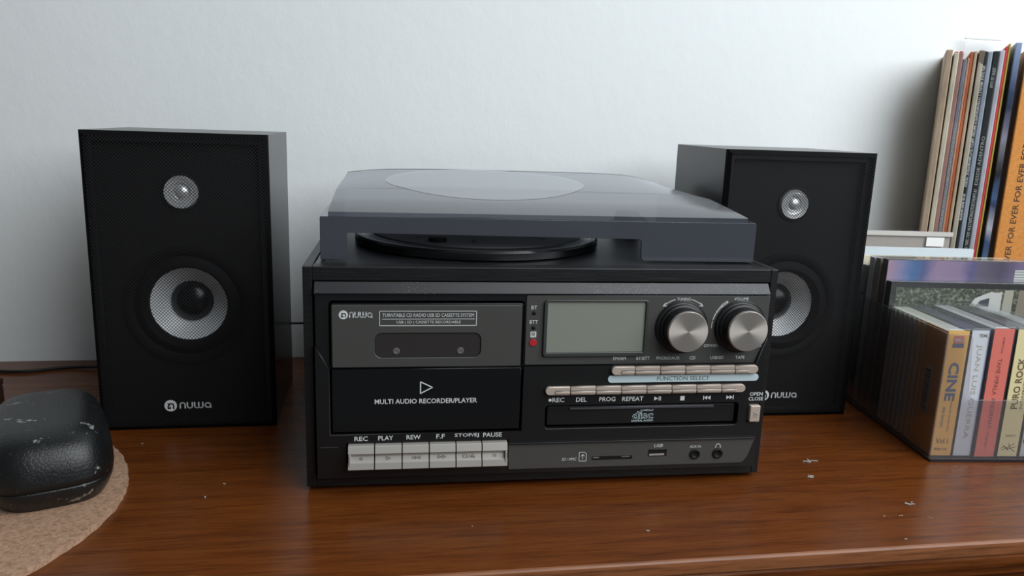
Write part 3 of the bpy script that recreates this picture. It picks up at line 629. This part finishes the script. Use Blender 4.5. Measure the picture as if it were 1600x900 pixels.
setc(DKR, ramp(DKR, noise(DKR, coords(DKR), 130, 1, .3), [(0.5, (14, 12, 14)), (0.53, (132, 40, 58))], 'CONSTANT'))
E_ = empty('cassette', in_bin(33.0, 12.0), BR, 'narrow black cassette with dark red blots squeezed left of the coral one', 'cassette', 'cassettes at the front of the tray')
box('cassette_shell', .0007, .0037, .0008, .060, .0006, .0925, DKR, E_, .0004); bm = bmesh.new(); bx(bm, 0, .0044, 0, .0605, 0, .0932, .0004, 1); from_bm('clear_case', bm, CASECLR, E_)
E_, sp = cassette(34.0 + 0.2, 16.2, REDC, TOPG, 'coral red cassette with a small dark title, third wide spine from the left', h=97.4, y=2.6)
text('TAME IMPALA', 8.0, 61, .55, 3.0, MAROON, sp, w=27, rot=-90); text('ANDERMAT', 8.2, 34, .55, 3.0, MAROON, sp, w=23, rot=-90)
scribble(8.4, 84, .55, 1.0, 12, MAROON, sp, -90); scribble(8.0, 14, .55, 1.0, 12, MAROON, sp, -90)
E_, sp = cassette(52.2, 16.2, CRM, TOPD, 'cream cassette with a rotated dark serif-like title running upwards', h=97.0, y=3.4)
text('PURO ROCK', 7.0, 56, .55, 5.2, BROWNI, sp, w=38, rot=90, bold=.025); text('INTERPRETES VARIOS', 12.2, 56, .55, 2.2, BROWNI, sp, w=38, rot=90)
text('17', 11.4, 86.5, .55, 5.6, BROWNI, sp, w=6.0); scribble(11.0, 81.6, .55, 1.4, 6.0, BROWNI, sp); scribble(8.8, 16.5, .55, 1.4, 7.5, BROWNI, sp)
strokes('flourish', [[(2.6, 7), (5, 8.4), (8, 6.6), (13.4, 8.2)], [(3.4, 5.6), (8, 7.8), (12.4, 10.8)], [(8, 10.8), (9.0, 7.6), (13.0, 4.6)], [(4, 9.2), (8.4, 5.4)]], .5, 0, 0, .55, 1, BROWNI, sp)
E_, sp = cassette(69.2, 16.2, mat('pale_grey_card', (206, 208, 208), .5), TOPG, 'pale grey cassette cut off by the right picture edge', h=96.6, y=3.6)
plate('print_blot', [circ(5.0, 13, 3.2, 16), circ(5.0, 13, 1.4, 12)], .45, .6, 0, BLACKMAT, sp); plate('print_blot', [circ(4.2, 30, 1.3, 12)], .45, .6, 0, BLACKMAT, sp)

def disc_case(x, y, wd, th, h, side, face, label, clear=True, z=2.0):
    E_ = empty('disc_case', in_bin(x, y, z), BR, label, 'disc case', 'disc cases in the tray')
    box('inlay', .0010, (wd - 1) * MM, .0014, (th - .8) * MM, .0010, (h - 1.2) * MM, side, E_)
    bk = plate('cover', [[(1, 1), (wd - 1, 1), (wd - 1, h - 1.2), (1, h - 1.2)]], .5, .9, 0, face, E_)
    if clear:
        bm = bmesh.new(); bx(bm, 0, wd * MM, 0, th * MM, 0, h * MM, .0004, 1); from_bm('clear_case', bm, CASECLR, E_)
    return E_, bk
FOL = mat('foliage_print', (60, 66, 56), .5); setc(FOL, ramp(FOL, noise(FOL, coords(FOL), 330, 4, .7), [(0.36, (22, 26, 22)), (0.5, (66, 72, 58)), (0.6, (120, 124, 106)), (0.72, (168, 170, 156))]))
PUR = mat('purple_blue_print', (110, 104, 140), .45)
n_, l_, b_ = nt(PUR); sx_ = n_.new('ShaderNodeSeparateXYZ'); l_.new(coords(PUR), sx_.inputs[0])
nz_ = n_.new('ShaderNodeMath'); nz_.operation = 'MULTIPLY_ADD'; nz_.inputs[1].default_value = .012; l_.new(noise(PUR, coords(PUR), 60, 3), nz_.inputs[0]); l_.new(sx_.outputs[0], nz_.inputs[2])
setc(PUR, ramp(PUR, val_ramp(PUR, nz_.outputs[0], .006, .132), [(0.0, (168, 140, 160)), (0.1, (128, 130, 170)), (0.17, (70, 110, 158)), (0.24, (82, 92, 138)), (0.33, (150, 128, 158)), (0.5, (140, 122, 152)), (0.56, (92, 88, 134)), (0.62, (100, 92, 112)), (0.76, (76, 70, 92)), (0.9, (120, 104, 140))]))
DG = mat('dark_case_edge', (34, 34, 34), .4)
E_, bk = disc_case(2.6, 83.5, 128, 9.5, 112.6, BLACKMAT, DG, 'black framed disc case with a foliage and white van photo, just behind the cassettes')
plate('photo', [[(5.2, 4), (123, 4), (123, 107.6), (5.2, 107.6)]], .25, .4, 0, FOL, bk)
plate('van', [[(66, 92), (71, 100.0), (84, 105.6), (93, 105.6), (93, 80), (66, 80)]], .12, .22, 0, mat('van_white', (196, 198, 194), .5), bk)
plate('van_window', [[(71.6, 93), (75.5, 98.2), (83.0, 100.4), (83.0, 91)]], .04, .11, 0, mat('van_glass', (62, 72, 76), .4), bk)
plate('van_roof_rack', [[(85.0, 105.0), (91.5, 105.0), (91.5, 107.2), (85.0, 107.2)]], .04, .11, 0, mat('rack_brown', (96, 88, 76), .5), bk)
plate('tree_trunk', [[(94, 80), (102.5, 80), (102.5, 107), (95, 107)]], .12, .22, 0, mat('trunk_pale', (168, 166, 152), .6), bk); plate('tree_trunk', [[(106, 80), (118, 80), (117, 107), (107, 107)]], .12, .22, 0, mat('trunk_grey', (132, 124, 108), .6), bk)
plate('barcode_patch', [[(117, 96), (126, 96), (126, 105.4), (117, 105.4)]], -.02, .03, 0, INK, bk)
for k in range(9): plate('barcode_bar', [[(117.4 + k * .9, 96.4), (117.4 + k * .9 + .45, 96.4), (117.4 + k * .9 + .45, 105), (117.4 + k * .9, 105)]], -.1, -.03, 0, INKGREY, bk)
E_, bk = disc_case(3.6, 94.0, 130, 9.5, 128.8, mat('worn_brown_edge', (74, 62, 56), .6), PUR, 'purple and blue disc case rising above the others behind the van photo')
plate('spine_label', [[(107.5, 112), (126, 112), (126, 121.5), (107.5, 121.5)]], .25, .4, 0, INK, bk)
for k in range(4): plate('label_line', [[(107.5, 113.2 + k * 2.2), (126, 113.2 + k * 2.2), (126, 113.7 + k * 2.2), (107.5, 113.7 + k * 2.2)]], .15, .24, 0, INKGREY, bk)
disc_case(3.8, 105.5, 128, 8.5, 127.4, mat('taupe_edge', (120, 108, 102), .6), mat('taupe_cover', (150, 136, 126), .5), 'taupe disc case touching the back of the purple one')
disc_case(4.0, 115.0, 128, 9.0, 126.6, mat('lilac_grey_edge', (168, 166, 174), .5), mat('lilac_grey_cover', (170, 168, 172), .5), 'lilac grey disc case behind the taupe one')
disc_case(4.2, 125.5, 128, 9.0, 118, DG, DG, 'low charcoal disc case sunk behind the lilac grey one')
disc_case(4.4, 138.0, 132, 6.5, 124.6, mat('cream_edge', (222, 214, 188), .6), mat('cream_cover', (214, 206, 182), .5), 'cream cardboard disc sleeve in the middle of the tray', False)
disc_case(4.4, 146.5, 128, 9.0, 119, mat('slate_edge', (96, 100, 104), .5), mat('slate_cover', (96, 100, 104), .5), 'slate grey disc case behind the cream sleeve')
disc_case(4.4, 156.5, 128, 9.0, 117, mat('taupe_edge'), mat('taupe_cover'), 'brownish grey disc case in front of the white ones')
disc_case(4.4, 168.0, 122, 6.0, 127.6, mat('blue_white_edge', (214, 224, 230), .4), mat('blue_white_cover', (206, 216, 222), .4), 'bluish white disc sleeve near the back of the tray', False)
disc_case(4.4, 178.0, 128, 9.0, 119, mat('lilac_grey_edge'), mat('lilac_grey_cover'), 'pale grey disc case behind the bluish white sleeve')
E_ = empty('disc_case', in_bin(4.4, 198.5, 14.0), BR, 'tallest clear disc case with a small white label at the back of the tray', 'disc case', 'disc cases in the tray')
bm = bmesh.new(); bx(bm, 0, .119, 0, .010, 0, .126, .0004, 1); from_bm('clear_case', bm, CASECLR, E_)
box('case_edge', .0, .119, -.0004, .0, .1215, .1258, mat('pale_case_edge', (196, 192, 186), .4), E_); box('inlay', .001, .118, .002, .009, .001, .1215, mat('pale_inlay', (168, 160, 152), .6), E_); box('white_label', .094, .111, -.0003, .0008, .112, .1205, mat('paper_white', (235, 235, 232), .7), E_); box('hinge', .028, .0305, -.0003, .0015, .109, .1255, INK, E_)
box('raiser', .0, .119, .001, .009, -.0118, -.0002, mat('pale_inlay'), E_)

# ---------------------------------------------------------------- record sleeves
LPS = [  # x0, x1, top, colour, y0, label
    (509.7, 516.6, 304.8, (168, 148, 126), 675, 'tan worn cardboard record sleeve at the left end of the row'),
    (516.8, 518.0, 300.0, (70, 70, 58), 678, 'very thin dark olive record sleeve beside the tan one'),
    (518.2, 523.4, 302.3, (190, 184, 166), 674, 'ivory record sleeve second wide spine from the left'),
    (523.6, 528.2, 303.6, (142, 108, 102), 680, 'dusty rose brown record sleeve beside the ivory one'),
    (528.4, 532.7, 297.6, (112, 114, 126), 678, 'slate blue record sleeve with speckled lettering, lower than its neighbours'),
    (532.9, 535.0, 298.4, (172, 138, 116), 676, 'thin beige pink record sleeve beside the slate blue one'),
    (535.2, 538.7, 304.7, (182, 102, 66), 680, 'rusty orange record sleeve in the left half of the row'),
    (538.9, 542.3, 305.0, (176, 156, 134), 677, 'sand coloured record sleeve right of the rusty orange one'),
    (542.5, 543.8, 303.0, (52, 46, 40), 679, 'thin dark brown record sleeve beside the sand coloured one'),
    (544.0, 549.2, 306.0, (172, 166, 150), 674, 'grey cream record sleeve with a scuffed top corner'),
    (549.4, 552.9, 305.3, (30, 34, 38), 676, 'black record sleeve with broken white lettering along its spine'),
    (553.1, 558.2, 305.3, (148, 158, 172), 677, 'pale steel blue record sleeve between two black ones'),
    (558.4, 565.0, 305.7, (40, 44, 46), 674, 'wide black record sleeve with grey lettering running down'),
    (565.2, 570.3, 306.8, (182, 184, 192), 675, 'silver grey record sleeve left of the red one'),
    (570.5, 573.3, 310.5, (198, 66, 66), 675, 'bright red record sleeve with a thin spine'),
    (573.5, 575.4, 313.0, (182, 158, 74), 673, 'thin mustard yellow record sleeve between red and blue ones'),
]
TH = math.radians(35.5)
for x0, x1, top, c, y0, lab in LPS:
    nm = 'sleeve_' + '_'.join(map(str, c)); m = mat(nm, c, .6, spec=.3)
    f = noise(m, coords(m, (1, 1, .25)), 60, 5, .6); dk = tuple(int(v * .82) for v in c); lt = tuple(min(255, int(v * 1.12)) for v in c)
    setc(m, ramp(m, f, [(0.35, dk), (0.5, c), (0.68, lt)]))
    R_ = empty('record_sleeve', (x0 * MM + .0015 + (y0 - 675) * MM * math.sin(TH), .675 + (y0 - 675) * MM * math.cos(TH), 0.0005), -TH, lab, 'record', 'record sleeves in a row by the wall')
    wd = (x1 - x0 + .1) * math.cos(TH) - .05
    bm = bmesh.new(); bx(bm, 0, wd * MM, 0, (736.5 - y0) / math.cos(TH) - 2 * MM, 0, top * MM, min(.0009, wd * MM * .3), 2); body = from_bm('sleeve', bm, m, R_)
    zc = 200
    if 'broken white' in lab: scribble(wd / 2, 236, -.08, 1.7, 112, INK, body, -90); scribble(wd / 2, 160, -.08, 1.7, 26, INK, body, -90)
    if 'wide black' in lab: text('DESDE ADENTRO', wd / 2, 205, -.08, 2.6, mat('grey_print', (168, 172, 172), .6), body, w=46, rot=90); scribble(wd / 2, 148, -.08, 2.2, 62, mat('grey_print'), body, 90); scribble(wd / 2, 282, -.08, 2.2, 18, mat('grey_print'), body, 90)
    if 'speckled' in lab: scribble(wd / 2, 180, -.08, 1.5, 120, GOLDI, body, -90, gap=.4)
    if 'ivory' in lab: box('inner_sleeve', .0006, (wd - .8) * MM, .004, .05, top * MM, (top + 1.2) * MM, RED, R_)
    if 'scuffed' in lab: plate('scuff', [[(.4, 296), (4.4, 293), (4.8, 305), (.6, 305.4)]], -.12, 0, 0, mat('scuff_brown', (112, 102, 88), .8), body)
# clear sleeve standing taller behind
R_ = empty('plastic_sleeve', (.5715, .7285, .0005), 0, 'clear whitish plastic sleeve sticking up behind the black record sleeves', 'sleeve')
box('sleeve_sheet', 0, .040, 0, .0015, 0, .322, CASECLR, R_); box('sleeve_seam', 0, .040, -.0002, .0017, .3222, .3232, INK, R_)
# blue printed sleeve
BLU = mat('navy_and_white_print', (52, 72, 108), .5)
n_, l_, b_ = nt(BLU); sx_ = n_.new('ShaderNodeSeparateXYZ'); l_.new(coords(BLU), sx_.inputs[0])
nz_ = n_.new('ShaderNodeMath'); nz_.operation = 'MULTIPLY_ADD'; nz_.inputs[1].default_value = .02; l_.new(noise(BLU, coords(BLU), 70, 4), nz_.inputs[0]); l_.new(sx_.outputs[2], nz_.inputs[2])
setc(BLU, ramp(BLU, val_ramp(BLU, nz_.outputs[0], .12, .325), [(0.0, (84, 112, 150)), (0.09, (58, 86, 126)), (0.16, (196, 200, 212)), (0.255, (44, 66, 104)), (0.30, (74, 104, 148)), (0.41, (22, 22, 26)), (0.535, (128, 132, 140)), (0.56, (150, 150, 172)), (0.70, (40, 52, 80)), (0.78, (56, 72, 104)), (0.93, (132, 152, 190)), (1.0, (150, 166, 196))], 'LINEAR'))
R_ = empty('record_sleeve', (.5778, .670, .0005), -TH, 'navy blue and white printed record sleeve beside the orange box', 'record', 'record sleeves in a row by the wall')
box('sleeve', 0, .0052, 0, .070, 0, .3138, BLU, R_, .0008)
# orange box set
R_ = empty('record_box', (.5838, .6615, .0005), -TH, 'orange record box set with repeated dark capitals, at the right picture edge', 'record box')
ORG = mat('orange_card', (236, 158, 82), .55, spec=.3); f = noise(ORG, coords(ORG), 300, 3); setc(ORG, ramp(ORG, f, [(0.3, (226, 148, 74)), (0.6, (240, 164, 88))]))
ob = box('slipcase', 0, .030, 0, .070, 0, .3085, ORG, R_, .0008)
text('EVER FOR EVER FOR EVER FOR EVER FOR EVER', 11.0, 196, -.08, 4.9, mat('dark_brown_print', (84, 62, 48), .6), ob, w=176, rot=90, bold=.012)
for k in range(9):
    yz('side_print', -.10, -.02, [(3.2, 142 + k * 1.9), (4.6, 142 + k * 1.9), (4.6, 143.2 + k * 1.9), (3.2, 143.2 + k * 1.9)], mat('dark_brown_print'), ob)

# ---------------------------------------------------------------- lint on the table top
bm = bmesh.new()
for cx, cy, nseg, ln in ((.285, .448, 5, .006), (.296, .470, 6, .009), (.327, .405, 6, .006), (.300, .392, 2, .002), (.311, .391, 2, .002), (.296, .365, 2, .002), (-.105, .455, 2, .002), (-.098, .472, 2, .002), (-.165, .540, 2, .002), (.05, .405, 2, .0015), (.15, .39, 2, .0015)):
    for k in range(nseg):
        a = random.uniform(0, 6.28); p = Vector((cx + random.uniform(-ln, ln) * .4, cy + random.uniform(-ln, ln) * .25, .0004)); d = Vector((math.cos(a), math.sin(a) * .5, 0)) * ln * random.uniform(.3, .6); nn = Vector((-d.y, d.x, 0)).normalized() * .0003
        poly_mesh(bm, [p - nn, p + nn, p + d + nn, p + d - nn], [q + Vector((0, 0, .0004)) for q in (p - nn, p + nn, p + d + nn, p + d - nn)])
tag(from_bm('lint', bm, mat('pale_lint', (170, 165, 158), .9)), 'pale scraps of lint scattered on the brown table top', 'lint', kind='stuff')
